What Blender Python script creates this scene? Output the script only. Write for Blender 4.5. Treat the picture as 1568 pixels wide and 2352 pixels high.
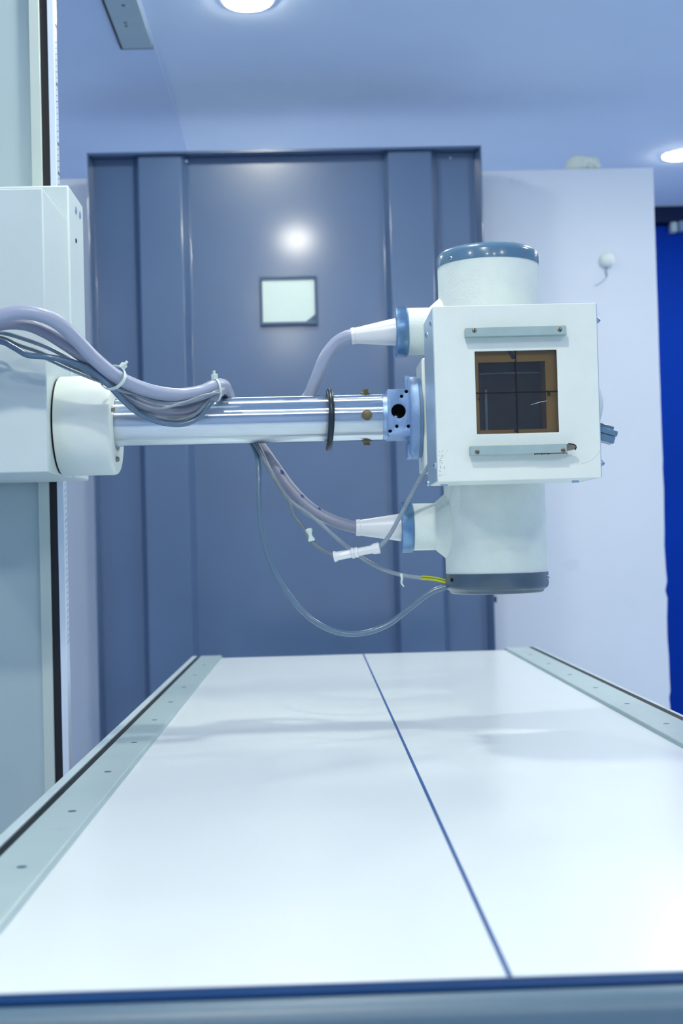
import bpy, bmesh, math, random
from mathutils import Vector, Matrix, noise
random.seed(7)
S = bpy.context.scene
for o in list(bpy.data.objects): bpy.data.objects.remove(o)
C = S.collection
R_ = math.radians

# ------------------------------------------------------------ camera
FPX = 3000.0; CAMZ = 1.05
yaw, pit, rol = R_(1.28), R_(1.37), R_(1.5)
fw = Vector((math.sin(yaw)*math.cos(pit), math.cos(yaw)*math.cos(pit), math.sin(pit)))
r0 = Vector((math.cos(yaw), -math.sin(yaw), 0)); u0 = r0.cross(fw)
cr = r0*math.cos(rol) - u0*math.sin(rol); cu = r0*math.sin(rol) + u0*math.cos(rol)
cam_d = bpy.data.cameras.new('camera'); cam = bpy.data.objects.new('camera', cam_d); C.objects.link(cam)
m3 = Matrix((cr, cu, -fw)).transposed()
cam.matrix_world = Matrix.Translation((0, 0, CAMZ)) @ m3.to_4x4()
cam_d.sensor_fit = 'VERTICAL'; cam_d.sensor_height = 36.0
cam_d.lens = 36.0*FPX/2352.0
cam_d.clip_start = 0.02; cam_d.clip_end = 50
cam_d.dof.use_dof = True; cam_d.dof.focus_distance = 1.76; cam_d.dof.aperture_fstop = 6.3
S.camera = cam

# ------------------------------------------------------------ world, colour management
w = bpy.data.worlds.new('world'); S.world = w; w.use_nodes = True
w.node_tree.nodes['Background'].inputs[0].default_value = (0.5, 0.7, 1.0, 1)
w.node_tree.nodes['Background'].inputs[1].default_value = 0.05
S.view_settings.view_transform = 'Standard'; S.view_settings.look = 'None'
S.view_settings.exposure = 0.80; S.view_settings.gamma = 1.0; S.view_settings.use_curve_mapping = False
LAMP = 110.0; SPOT_W = 13.0          # glow of the lamp diffusers, and the downward beam of each lamp
LAMP_COL = (1.0, 0.965, 0.81, 1)

def P(px, py, Y):
    """a point of the place at distance Y in front of the camera"""
    d = fw*FPX + cr*(px-784) - cu*(py-1176)
    return d*(Y/d.y) + Vector((0, 0, CAMZ))

# ------------------------------------------------------------ materials
def srgb(r, g, b):
    f = lambda c: (c/255/12.92) if c/255 <= 0.04045 else ((c/255+0.055)/1.055)**2.4
    return (f(r), f(g), f(b), 1)

def mat(name, col, rough=0.45, metal=0.0, var=0.04, scale=18, bump=0.0, bscale=300, coat=0.0, spec=0.5, stretch=None, rvar=0.0):
    m = bpy.data.materials.new(name); m.use_nodes = True
    nt = m.node_tree; b = nt.nodes['Principled BSDF']
    tc = nt.nodes.new('ShaderNodeTexCoord'); mp = nt.nodes.new('ShaderNodeMapping')
    nt.links.new(tc.outputs['Object'], mp.inputs['Vector'])
    if stretch: mp.inputs['Scale'].default_value = stretch
    n = nt.nodes.new('ShaderNodeTexNoise'); n.inputs['Scale'].default_value = scale; n.inputs['Detail'].default_value = 6
    nt.links.new(mp.outputs[0], n.inputs['Vector'])
    cr_ = nt.nodes.new('ShaderNodeValToRGB')
    cr_.color_ramp.elements[0].position = 0.3; cr_.color_ramp.elements[1].position = 0.7
    cr_.color_ramp.elements[0].color = tuple(max(0, c*(1-var)) for c in col[:3])+(1,)
    cr_.color_ramp.elements[1].color = tuple(min(1, c*(1+var)) for c in col[:3])+(1,)
    nt.links.new(n.outputs['Fac'], cr_.inputs[0]); nt.links.new(cr_.outputs[0], b.inputs['Base Color'])
    b.inputs['Roughness'].default_value = rough; b.inputs['Metallic'].default_value = metal
    b.inputs['Specular IOR Level'].default_value = spec
    b.inputs['Coat Weight'].default_value = coat; b.inputs['Coat Roughness'].default_value = 0.1
    if rvar:
        mr = nt.nodes.new('ShaderNodeMapRange'); mr.inputs[3].default_value = rough-rvar; mr.inputs[4].default_value = rough+rvar
        nt.links.new(n.outputs['Fac'], mr.inputs[0]); nt.links.new(mr.outputs[0], b.inputs['Roughness'])
    if bump:
        n2 = nt.nodes.new('ShaderNodeTexNoise'); n2.inputs['Scale'].default_value = bscale; n2.inputs['Detail'].default_value = 3
        nt.links.new(tc.outputs['Object'], n2.inputs['Vector'])
        bp = nt.nodes.new('ShaderNodeBump'); bp.inputs['Strength'].default_value = bump; bp.inputs['Distance'].default_value = 0.002
        nt.links.new(n2.outputs['Fac'], bp.inputs['Height']); nt.links.new(bp.outputs[0], b.inputs['Normal'])
    return m

def stain(m, col, scale, lo, hi, stretch=(1, 1, 1), amount=0.7):
    """grime patches with an irregular shape of their own"""
    nt = m.node_tree; b = nt.nodes['Principled BSDF']
    src = b.inputs['Base Color'].links[0].from_socket
    tc = nt.nodes.new('ShaderNodeTexCoord'); mp = nt.nodes.new('ShaderNodeMapping'); mp.inputs['Scale'].default_value = stretch
    n = nt.nodes.new('ShaderNodeTexNoise'); n.inputs['Scale'].default_value = scale; n.inputs['Detail'].default_value = 5; n.inputs['Roughness'].default_value = 0.65
    mr = nt.nodes.new('ShaderNodeMapRange'); mr.inputs[1].default_value = lo; mr.inputs[2].default_value = hi; mr.inputs[4].default_value = amount
    mx = nt.nodes.new('ShaderNodeMix'); mx.data_type = 'RGBA'; mx.inputs[7].default_value = col
    nt.links.new(tc.outputs['Object'], mp.inputs[0]); nt.links.new(mp.outputs[0], n.inputs['Vector'])
    nt.links.new(n.outputs['Fac'], mr.inputs[0]); nt.links.new(mr.outputs[0], mx.inputs[0])
    nt.links.new(src, mx.inputs[6]); nt.links.new(mx.outputs[2], b.inputs['Base Color'])
    return m

def emis(name, col, s):
    m = bpy.data.materials.new(name); m.use_nodes = True; nt = m.node_tree
    nt.nodes.clear(); o = nt.nodes.new('ShaderNodeOutputMaterial'); e = nt.nodes.new('ShaderNodeEmission')
    e.inputs[0].default_value = col; e.inputs[1].default_value = s; nt.links.new(e.outputs[0], o.inputs[0]); return m

M = {}
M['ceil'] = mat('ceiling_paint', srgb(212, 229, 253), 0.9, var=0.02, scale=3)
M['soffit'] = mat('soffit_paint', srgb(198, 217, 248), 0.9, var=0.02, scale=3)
M['wall'] = mat('wall_paint', srgb(208, 224, 248), 0.85, var=0.02, scale=3)
M['floor'] = mat('floor_vinyl', srgb(180, 202, 236), 0.4, var=0.05, scale=6)
M['part'] = stain(mat('partition_paint', srgb(219, 229, 243), 0.75, var=0.015, scale=5), srgb(160, 175, 205), 3.0, 0.66, 0.8, amount=0.35)
M['blue'] = mat('door_blue', (0.0, 0.032, 0.33, 1), 0.7, var=0.1, scale=2, spec=0.08)
M['dkblue'] = mat('frame_dark_blue', (0.002, 0.012, 0.06, 1), 0.5, var=0.1, scale=4, spec=0.2)
M['screen'] = mat('screen_enamel', srgb(80, 106, 142), 0.36, var=0.05, scale=4, bump=0.04, bscale=25, spec=0.6, coat=1.0); M['screen'].node_tree.nodes['Principled BSDF'].inputs['Coat Roughness'].default_value = 0.14
M['lipdark'] = mat('screen_edge_enamel', srgb(70, 86, 112), 0.35, var=0.05)
M['cream'] = mat('cream_enamel', srgb(228, 238, 235), 0.42, var=0.015, scale=30, bump=0.12, bscale=450)
M['creamrough'] = mat('cream_cast_enamel', srgb(222, 234, 232), 0.48, var=0.03, scale=40, bump=0.3, bscale=300)
M['carr'] = mat('carriage_enamel', srgb(206, 221, 224), 0.42, var=0.02, scale=12, bump=0.06, bscale=400)
M['column'] = stain(mat('column_enamel', srgb(176, 197, 203), 0.4, var=0.03, scale=6, bump=0.04), srgb(80, 92, 92), 13, 0.66, 0.74, (1, 1, 0.55), 0.75)
M['colstrip'] = stain(mat('column_rail_enamel', srgb(192, 208, 205), 0.4, var=0.03, scale=6), srgb(90, 96, 88), 16, 0.66, 0.74, (1, 1, 0.5), 0.7)
M['whiterail'] = mat('white_scale_rail', srgb(214, 228, 246), 0.25, var=0.02)
M['black'] = mat('black_groove', (0.003, 0.004, 0.008, 1), 0.5, var=0.2)
M['capgrey'] = mat('cap_grey_enamel', srgb(86, 122, 152), 0.22, var=0.06, scale=15, coat=0.4)
M['capdark'] = mat('cap_dark_enamel', srgb(70, 92, 112), 0.3, var=0.12, scale=25, coat=0.3)
M['chrome'] = mat('brushed_steel_tube', srgb(214, 224, 232), 0.36, 1.0, var=0.05, scale=14, stretch=(1, 8, 8), rvar=0.03)
nt = M['chrome'].node_tree; b_ = nt.nodes['Principled BSDF']; tg_ = nt.nodes.new('ShaderNodeTangent'); tg_.direction_type = 'RADIAL'; tg_.axis = 'X'
an_ = nt.nodes.new('ShaderNodeBsdfAnisotropic'); an_.inputs['Anisotropy'].default_value = 0.80; an_.inputs['Roughness'].default_value = 0.26
nt.links.new(b_.inputs['Base Color'].links[0].from_socket, an_.inputs['Color']); nt.links.new(tg_.outputs[0], an_.inputs['Tangent'])
nt.links.new(an_.outputs[0], nt.nodes['Material Output'].inputs[0]); nt.nodes.remove(b_)
M['alu'] = mat('anodised_aluminium', srgb(150, 178, 212), 0.38, 0.85, var=0.08, scale=30, bump=0.05, bscale=500)
M['ring'] = mat('knurled_collar_metal', srgb(120, 158, 196), 0.33, 0.8, var=0.15, scale=40)
M['cast'] = mat('cast_bracket_paint', srgb(132, 163, 205), 0.45, 0.35, var=0.06, scale=60, bump=0.3, bscale=500)
M['cover'] = mat('side_cover_metal', srgb(186, 208, 222), 0.3, 0.6, var=0.05, scale=20, stretch=(8, 8, 0.6))
M['bar'] = mat('bar_grey_green', srgb(156, 180, 184), 0.42, var=0.05, scale=50)
M['screwb'] = mat('bronzed_screw', srgb(128, 122, 108), 0.35, 0.7, var=0.2, scale=200)
M['screw'] = mat('zinc_screw', srgb(165, 190, 212), 0.3, 0.8, var=0.1, scale=200)
M['holeblue'] = mat('recessed_screw_blue', srgb(50, 84, 124), 0.5, var=0.2)
M['hole'] = mat('dark_hole', (0.002, 0.003, 0.006, 1), 0.8, var=0.1)
M['bolt'] = mat('brass_bolt', srgb(120, 108, 82), 0.4, 0.6, var=0.2, scale=150)
M['rubber'] = mat('black_rubber', (0.006, 0.02, 0.035, 1), 0.35, var=0.2)
M['cable'] = mat('cable_grey_sheath', srgb(156, 166, 192), 0.34, var=0.06, scale=12)
M['cablelow'] = mat('cable_mauve_sheath', srgb(136, 142, 164), 0.4, var=0.08, scale=12)
M['hose'] = mat('hose_blue_grey', srgb(88, 116, 144), 0.25, var=0.06, scale=12, coat=0.3)
M['thin'] = mat('thin_clear_sheath', srgb(134, 150, 166), 0.3, var=0.12, scale=60)
M['thindk'] = mat('thin_olive_sheath', srgb(112, 128, 140), 0.4, var=0.15, scale=60)
M['white'] = mat('white_plastic', srgb(226, 230, 236), 0.32, var=0.02)
M['tie'] = mat('nylon_tie', srgb(205, 222, 220), 0.4, var=0.04)
M['yellow'] = mat('yellow_sleeve', srgb(196, 196, 20), 0.4, var=0.15, scale=30)
M['green'] = mat('green_stripe', srgb(80, 130, 40), 0.4)
M['ink'] = mat('blue_ink', srgb(20, 60, 150), 0.5)
M['top'] = mat('tabletop_laminate', srgb(226, 237, 243), 0.22, var=0.012, scale=2, rvar=0.02, spec=0.5)
M['rail'] = stain(mat('rail_enamel', srgb(172, 194, 199), 0.28, var=0.03, scale=14), srgb(120, 140, 150), 9, 0.6, 0.72, amount=0.3)
M['railw'] = mat('outer_rail_white', srgb(188, 208, 216), 0.35, var=0.02)
M['groove'] = mat('groove_dark', srgb(22, 32, 40), 0.6, var=0.2, spec=0.2)
M['line'] = mat('table_line_blue', srgb(34, 84, 148), 0.4, var=0.05)
M['seal'] = mat('table_seal_blue', (0.0, 0.035, 0.14, 1), 0.6, var=0.05, spec=0.1)
M['endrail'] = mat('end_rail_enamel', srgb(84, 112, 134), 0.4, var=0.03)
M['pane'] = mat('pale_glass_pane', srgb(206, 226, 222), 0.25, var=0.015)
M['frameblue'] = mat('window_frame_blue', srgb(66, 92, 124), 0.4, var=0.08)
M['amber'] = mat('amber_plate', srgb(190, 146, 16), 0.5, var=0.08, scale=20)
M['dkpanel'] = mat('inner_dark_panel', srgb(20, 24, 34), 0.5, var=0.2, spec=0.2)
M['paper'] = stain(mat('crumpled_paper', srgb(226, 236, 226), 0.9, var=0.04, scale=30, bump=0.4, bscale=60), srgb(120, 160, 140), 18, 0.58, 0.66, amount=0.35)
M['fitting'] = mat('fitting_grey', srgb(120, 145, 178), 0.5, var=0.08)
M['lamp'] = emis('lamp_glow', LAMP_COL, LAMP)
M['lamprim'] = mat('lamp_rim_white', srgb(220, 230, 240), 0.5)
M['ceilrail'] = stain(mat('ceiling_rail_paint', srgb(168, 190, 200), 0.6, var=0.04, scale=8), srgb(90, 100, 100), 16, 0.64, 0.72, amount=0.5)
M['tick'] = mat('scale_ink', srgb(60, 74, 92), 0.6)
M['rust'] = mat('rust_brown', srgb(96, 72, 52), 0.8, var=0.3, scale=200)

g = bpy.data.materials.new('window_glass'); g.use_nodes = True; nt = g.node_tree; nt.nodes.clear()
o_ = nt.nodes.new('ShaderNodeOutputMaterial'); mx_ = nt.nodes.new('ShaderNodeMixShader'); fr = nt.nodes.new('ShaderNodeFresnel'); fr.inputs[0].default_value = 1.5
tr = nt.nodes.new('ShaderNodeBsdfTransparent'); tr.inputs[0].default_value = (0.88, 0.87, 0.85, 1)
gl = nt.nodes.new('ShaderNodeBsdfGlossy'); gl.inputs['Roughness'].default_value = 0.04
nt.links.new(fr.outputs[0], mx_.inputs[0]); nt.links.new(tr.outputs[0], mx_.inputs[1]); nt.links.new(gl.outputs[0], mx_.inputs[2]); nt.links.new(mx_.outputs[0], o_.inputs[0])
M['glass'] = g

# ------------------------------------------------------------ mesh helpers
ORI = {}
def B(): return bmesh.new()
def bx(bm, x0, x1, y0, y1, z0, z1, rot=None, piv=None):
    r = bmesh.ops.create_cube(bm, size=1.0); vs = r['verts']
    c = Vector(((x0+x1)/2, (y0+y1)/2, (z0+z1)/2)); s = Vector((x1-x0, y1-y0, z1-z0))
    for v in vs: v.co = Vector((v.co.x*s.x, v.co.y*s.y, v.co.z*s.z)) + c
    if rot is not None:
        pv = Vector(piv) if piv is not None else c
        for v in vs: v.co = rot @ (v.co-pv) + pv
    return vs
def frame_(d):
    d = Vector(d).normalized(); a = Vector((0, 0, 1)) if abs(d.z) < 0.9 else Vector((1, 0, 0))
    u = d.cross(a).normalized(); v = d.cross(u).normalized(); return d, u, v
def lathe(bm, origin, axis, prof, seg=48, cap=True):
    """prof: list of (distance along axis, radius)"""
    d, u, v = frame_(axis); o = Vector(origin); rings = []
    for t, r in prof:
        rings.append([bm.verts.new(o + d*t + (u*math.cos(2*math.pi*k/seg) + v*math.sin(2*math.pi*k/seg))*r) for k in range(seg)])
    for a, b in zip(rings, rings[1:]):
        for k in range(seg):
            bm.faces.new((a[k], a[(k+1) % seg], b[(k+1) % seg], b[k]))
    if cap:
        bm.faces.new(rings[0]); bm.faces.new(rings[-1])
def spline(pts, n=10):
    pts = [Vector(p) for p in pts]; P_ = [pts[0]*2-pts[1]] + pts + [pts[-1]*2-pts[-2]]; out = []
    for i in range(1, len(P_)-2):
        p0, p1, p2, p3 = P_[i-1:i+3]
        def tj(ti, a, b): return ti + max((b-a).length, 1e-6)**0.5
        t0 = 0; t1 = tj(t0, p0, p1); t2 = tj(t1, p1, p2); t3 = tj(t2, p2, p3)
        for k in range(n):
            t = t1 + (t2-t1)*k/n
            A1 = p0*((t1-t)/(t1-t0)) + p1*((t-t0)/(t1-t0)); A2 = p1*((t2-t)/(t2-t1)) + p2*((t-t1)/(t2-t1)); A3 = p2*((t3-t)/(t3-t2)) + p3*((t-t2)/(t3-t2))
            B1 = A1*((t2-t)/(t2-t0)) + A2*((t-t0)/(t2-t0)); B2 = A2*((t3-t)/(t3-t1)) + A3*((t-t1)/(t3-t1))
            out.append(B1*((t2-t)/(t2-t1)) + B2*((t-t1)/(t2-t1)))
    out.append(pts[-1]); return out
def tube(bm, pts, r, seg=16, n=10, smooth=True, closed=False):
    ps = spline(pts, n) if smooth else [Vector(p) for p in pts]
    up = None; rings = []
    N = len(ps)
    for i, p in enumerate(ps):
        if closed: d = (ps[(i+1) % N]-ps[i-1]).normalized()
        else: d = (ps[min(i+1, N-1)]-ps[max(i-1, 0)]).normalized()
        if up is None: _, up, _ = frame_(d)
        up = (up - d*up.dot(d)).normalized(); v = d.cross(up)
        rr = r(i/(N-1)) if callable(r) else r
        rings.append([bm.verts.new(p + (up*math.cos(2*math.pi*k/seg)+v*math.sin(2*math.pi*k/seg))*rr) for k in range(seg)])
    pairs = list(zip(rings, rings[1:])) + ([(rings[-1], rings[0])] if closed else [])
    for a, b in pairs:
        for k in range(seg): bm.faces.new((a[k], a[(k+1) % seg], b[(k+1) % seg], b[k]))
    if not closed: bm.faces.new(rings[0]); bm.faces.new(rings[-1])
def prism(bm, poly, axis, a0, a1):
    """poly of 2D points extruded along axis: x -> (y,z), y -> (x,z), z -> (x,y)"""
    f = {'x': lambda p, a: (a, p[0], p[1]), 'y': lambda p, a: (p[0], a, p[1]), 'z': lambda p, a: (p[0], p[1], a)}[axis]
    A = [bm.verts.new(f(p, a0)) for p in poly]; Bv = [bm.verts.new(f(p, a1)) for p in poly]; n = len(poly)
    for i in range(n): bm.faces.new((A[i], A[(i+1) % n], Bv[(i+1) % n], Bv[i]))
    bm.faces.new(A); bm.faces.new(Bv)
def ringframe(bm, x0, x1, z0, z1, hx0, hx1, hz0, hz1, y0, y1):
    def q(y): return ([bm.verts.new((a, y, b)) for a, b in ((x0, z0), (x1, z0), (x1, z1), (x0, z1))],
                      [bm.verts.new((a, y, b)) for a, b in ((hx0, hz0), (hx1, hz0), (hx1, hz1), (hx0, hz1))])
    (o0, i0), (o1, i1) = q(y0), q(y1)
    for k in range(4):
        j = (k+1) % 4
        bm.faces.new((o0[k], o0[j], i0[j], i0[k])); bm.faces.new((o1[k], o1[j], i1[j], i1[k]))
        bm.faces.new((o0[k], o0[j], o1[j], o1[k])); bm.faces.new((i0[k], i0[j], i1[j], i1[k]))
def obj(name, bm, m, parent=None, bev=0.0, ang=35, label=None, seg=2):
    bmesh.ops.recalc_face_normals(bm, faces=bm.faces)
    lo = Vector((min(v.co.x for v in bm.verts), min(v.co.y for v in bm.verts), min(v.co.z for v in bm.verts)))
    hi = Vector((max(v.co.x for v in bm.verts), max(v.co.y for v in bm.verts), max(v.co.z for v in bm.verts)))
    c = (lo+hi)/2
    if parent is None: c.z = lo.z
    for v in bm.verts: v.co -= c
    me = bpy.data.meshes.new(name); bm.to_mesh(me); bm.free()
    for p in me.polygons: p.use_smooth = True
    me.set_sharp_from_angle(angle=R_(ang))
    me.materials.append(m)
    o = bpy.data.objects.new(name, me); C.objects.link(o)
    ORI[o] = c
    if parent is not None: o.parent = parent; o.location = c - ORI[parent]
    else: o.location = c
    if bev:
        b = o.modifiers.new('bevel', 'BEVEL'); b.width = bev; b.segments = seg; b.limit_method = 'ANGLE'; b.angle_limit = R_(40); b.harden_normals = False
    if label: o['label'] = label
    return o
def thing(name, label, cat, loc, group=None):
    o = bpy.data.objects.new(name, None); C.objects.link(o); o.location = loc; ORI[o] = Vector(loc)
    o.empty_display_size = 0.05
    o['label'] = label; o['category'] = cat
    if group: o['group'] = group
    return o
def tag(o, label, cat, group=None):
    o['label'] = label; o['category'] = cat
    if group: o['group'] = group
    return o
def struct(o): o['kind'] = 'structure'; return o
def box_obj(name, m, parent, x0, x1, y0, y1, z0, z1, bev=0.0, **k):
    bm = B(); bx(bm, x0, x1, y0, y1, z0, z1); return obj(name, bm, m, parent, bev, **k)
def screw(parent, p, n, r=0.004, h=0.002, m=None, slot=True, ang=0.3, name='screw', label=None):
    bm = B(); lathe(bm, p, n, [(-0.001, r), (h*0.5, r), (h, r*0.7)], 16)
    s = obj(name, bm, m or M['screw'], parent, label=label)
    if slot:
        d, u, v = frame_(n); a = u*math.cos(ang)+v*math.sin(ang); b = d.cross(a)
        bm = B(); c = Vector(p)+d*h
        vs = []
        for k in (-0.0006, 0.0003):
            for q in ((-1, -1), (1, -1), (1, 1), (-1, 1)):
                vs.append(bm.verts.new(c+d*k+a*(r*0.85*q[0])+b*(r*0.14*q[1])))
        for f in ((0, 1, 2, 3), (7, 6, 5, 4), (0, 4, 5, 1), (1, 5, 6, 2), (2, 6, 7, 3), (3, 7, 4, 0)): bm.faces.new([vs[i] for i in f])
        if s.parent and s.parent.parent is None or s.parent is None:
            obj('screw_slot', bm, M['hole'], s)
        else:      # deeper than allowed: fold the slot into the screw
            off = ORI[s]
            me = s.data; b2 = bmesh.new(); b2.from_mesh(me)
            tmp = bpy.data.meshes.new('t')
            for v_ in bm.verts: v_.co -= off
            bm.to_mesh(tmp); bm.free(); k0 = len(b2.faces); b2.from_mesh(tmp); b2.faces.ensure_lookup_table()
            for f in b2.faces[k0:]: f.material_index = 1
            b2.to_mesh(me); b2.free(); me.materials.append(M['hole']); bpy.data.meshes.remove(tmp)
    return s

# ------------------------------------------------------------ the room
XL, XR, YF, YB, ZC = -2.6, 3.2, -2.6, 5.8, 2.5
struct(box_obj('floor', M['floor'], None, XL-.1, XR+.1, YF-.1, YB+.1, -0.1, 0))
struct(box_obj('ceiling', M['ceil'], None, -0.4195, XR+.1, YF-.1, YB+.1, ZC, ZC+0.1))
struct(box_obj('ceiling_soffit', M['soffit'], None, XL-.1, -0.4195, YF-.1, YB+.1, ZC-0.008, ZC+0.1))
struct(box_obj('wall_left', M['wall'], None, XL-.1, XL, YF, YB, 0, ZC-0.008))
struct(box_obj('wall_right', M['wall'], None, XR, XR+.1, YF, YB, 0, ZC))
struct(box_obj('wall_front', M['wall'], None, XL, XR, YF-.1, YF, 0, ZC-0.008))
struct(box_obj('wall_back', M['wall'], None, XL, XR, YB, YB+.1, 0, ZC-0.008))
# blue door and its dark header
d = struct(box_obj('door_1', M['blue'], None, 1.30, 2.45, YB-0.05, YB, 0.0, 2.425, 0.003))
bm = B(); bx(bm, 1.20, 2.60, YB-0.10, YB, 2.43, 2.50); bx(bm, 2.46, 2.60, YB-0.10, YB, 0, 2.43); bx(bm, 1.20, 1.29, YB-0.10, YB, 0, 2.43)
struct(obj('trim_1', bm, M['dkblue'], None, 0.004))
dc = thing('door_closer', 'pale grey door closer box on the upper part of the blue door', 'door closer', (1.72, YB-0.05, 2.38))
box_obj('closer_body', M['fitting'], dc, 1.650, 1.86, YB-0.10, YB-0.05, 2.392, 2.435, 0.003)
box_obj('end_cap', M['rail'], dc, 1.617, 1.645, YB-0.095, YB-0.05, 2.388, 2.435, 0.003)
box_obj('closer_arm', M['fitting'], dc, 1.72, 2.05, YB-0.125, YB-0.105, 2.405, 2.415, 0.002)
# white partition wall behind the steel screen, ragged right edge
bm = B(); edge = []
z = 0.0; rnd = random.Random(3)
while z < 2.20:
    rag = (0.006 if z < 1.35 else 0.0007)
    edge.append((1.143 + rnd.uniform(-rag, rag*0.4), z)); z += rnd.uniform(0.02, 0.07)
prism(bm, [(-1.35, 0)] + edge + [(1.143, 2.252), (-1.35, 2.252)], 'y', 4.22, 4.34)
struct(obj('wall_middle', bm, M['part'], None, 0.002))
# ceiling rail along the soffit
cr_t = thing('ceiling_rail', 'flat pale metal rail ending on the ceiling at upper left', 'rail', (-0.465, 1.6, 2.492))
ZR = 2.4919
box_obj('rail_channel', M['ceilrail'], cr_t, -0.5075, -0.4215, 0.3, 3.712, ZR-0.014, ZR, 0.001)
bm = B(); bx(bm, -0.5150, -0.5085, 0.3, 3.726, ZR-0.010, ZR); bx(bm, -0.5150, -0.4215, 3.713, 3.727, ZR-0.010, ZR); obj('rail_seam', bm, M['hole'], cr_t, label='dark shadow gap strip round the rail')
for (px_, py_) in ((283, 12), (288, 52), (290, 59)):
    q = P(px_, py_, 1); dd = q-Vector((0, 0, CAMZ)); q = Vector((0, 0, CAMZ)) + dd*((ZR-0.014-CAMZ)/dd.z)
    screw(cr_t, q, (0, 0, -1), 0.004, 0.002, M['rust'], slot=False)

# ------------------------------------------------------------ recessed lamps
def downlight(x, y, zc, label, pw=1.0, ang=164):
    t = thing('ceiling_lamp', label, 'ceiling lamp', (x, y, zc), 'recessed round ceiling lamps')
    bm = B(); lathe(bm, (x, y, zc), (0, 0, -1), [(0.0002, 0.070), (0.004, 0.0695), (0.005, 0.063), (0.002, 0.0625)], 48, cap=False)
    obj('lamp_rim', bm, M['lamprim'], t)
    bm = B(); lathe(bm, (x, y, zc), (0, 0, -1), [(0.002, 0.0625), (0.007, 0.059), (0.010, 0.045), (0.0115, 0.02), (0.0118, 0.004)], 48)
    obj('diffuser', bm, M['lamp'], t)
    ld = bpy.data.lights.new('lamp_beam', 'SPOT'); ld.energy = SPOT_W*pw; ld.color = LAMP_COL[:3]; ld.spot_size = R_(ang); ld.spot_blend = 0.45; ld.shadow_soft_size = 0.05
    lo_ = bpy.data.objects.new('lamp_beam', ld); C.objects.link(lo_); lo_.parent = t; lo_.location = (0, 0, -0.014)
for x_, y_, z_, *lab in (
        (-0.137, 3.443, ZC, 'round lit ceiling lamp at the top edge of the picture above the steel screen', 0.35, 112),
        (1.436, 4.925, ZC, 'round lit ceiling lamp near the blue door at the right edge'),
        (-0.137, 4.925, ZC, 'round lit ceiling lamp hidden behind the steel screen'),
        (-0.040, 1.960, ZC, 'round lit ceiling lamp straight above the polished arm', 0.7),
        (-0.137, 0.480, ZC, 'round lit ceiling lamp above the near end of the table', 1.9),
        (-0.137, -1.00, ZC, 'unseen round ceiling lamp added behind the viewer on the table axis', 1.0),  # unseen, added in line with the row to light camera-facing sides
        (1.600, 2.300, ZC, 'added unseen ceiling lamp above the right side of the room', 0.65),  # out of view, added for light from the right
        (1.150, 3.100, ZC, 'added unseen ceiling lamp brightening the white partition', 0.8),  # added out of view to brighten the partition
        (0.700, -1.20, ZC, 'added unseen fill lamp behind the viewer near the table axis'),  # added fill for the front of the collimator
        (2.300, 4.300, ZC, 'added unseen ceiling lamp near the right wall'),  # added out of view to raise the ambient light at the back
        (1.436, -0.50, ZC, 'added unseen fill lamp behind the viewer on the right'),  # unseen, added as fill from the right rear
        (-1.450, 4.060, ZC-0.008, 'added unseen lamp in the lower ceiling lighting the left of the partition', 0.5),  # added to brighten the upper left of the partition, grazing past the screen
        (-1.500, 0.300, ZC-0.008, 'added unseen lamp in the lower ceiling at left', 0.5)):  # unseen, added for light from the left
    downlight(x_, y_, z_, *lab)

# ------------------------------------------------------------ steel shielding screen
t = thing('shielding_screen', 'tall blue-grey steel shielding screen with vertical ribs and small viewing window', 'screen', (-0.055, 4.08, 0))
zt = 2.268
prof = [(-0.660, 4.0), (-0.652, 4.05), (-0.5265, 4.05), (-0.509, 4.015), (-0.3775, 4.015), (-0.3575, 4.05),
        (0.2475, 4.05), (0.2635, 4.015), (0.3965, 4.015), (0.415, 4.05), (0.533, 4.05), (0.547, 4.0)]
back = [(0.551, 4.0), (0.551, 4.12), (-0.664, 4.12), (-0.664, 4.0)]
bm = B(); prism(bm, prof+back, 'z', 0.03, zt-0.004); obj('panel', bm, M['screen'], t, 0.0025, label='blue-grey sheet steel with raised vertical ribs')
bm = B(); bx(bm, -0.664, 0.551, 3.998, 4.12, zt-0.0035, zt); bx(bm, -0.664, 0.551, 3.998, 4.001, zt-0.007, zt)
obj('top_flange', bm, M['screen'], t, 0.0008)
bm = B(); ringframe(bm, -0.1465, 0.0326, 1.730, 1.883, -0.1375, 0.0245, 1.741, 1.874, 4.036, 4.05)
wf = obj('window_frame', bm, M['frameblue'], t, 0.002)
box_obj('window_pane', M['pane'], wf, -0.139, 0.026, 4.043, 4.047, 1.7395, 1.875)
bm = B(); prism(bm, [(-0.006, 1.7405), (0.0245, 1.7405), (0.0245, 1.763), (0.010, 1.752)], 'y', 4.0415, 4.0425); obj('corner_chip', bm, M['frameblue'], wf, label='chipped blue-grey corner of the pane')
for (x_, z_) in ((-0.362, 2.246), (0.46, 2.246)): screw(t, (x_, 4.031 if x_ < 0 else 4.05, z_), (0, -1, 0), 0.005, 0.003, slot=False, name='rivet')
for x_ in (-0.55, 0.42): box_obj('foot_bar', M['screen'], t, x_, x_+0.05, 3.9, 4.21, 0, 0.03, 0.003)
bm = B(); bx(bm, 0.548, 0.562, 4.03, 4.07, 0.855, 0.872); obj('edge_latch', bm, M['hole'], t)

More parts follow.
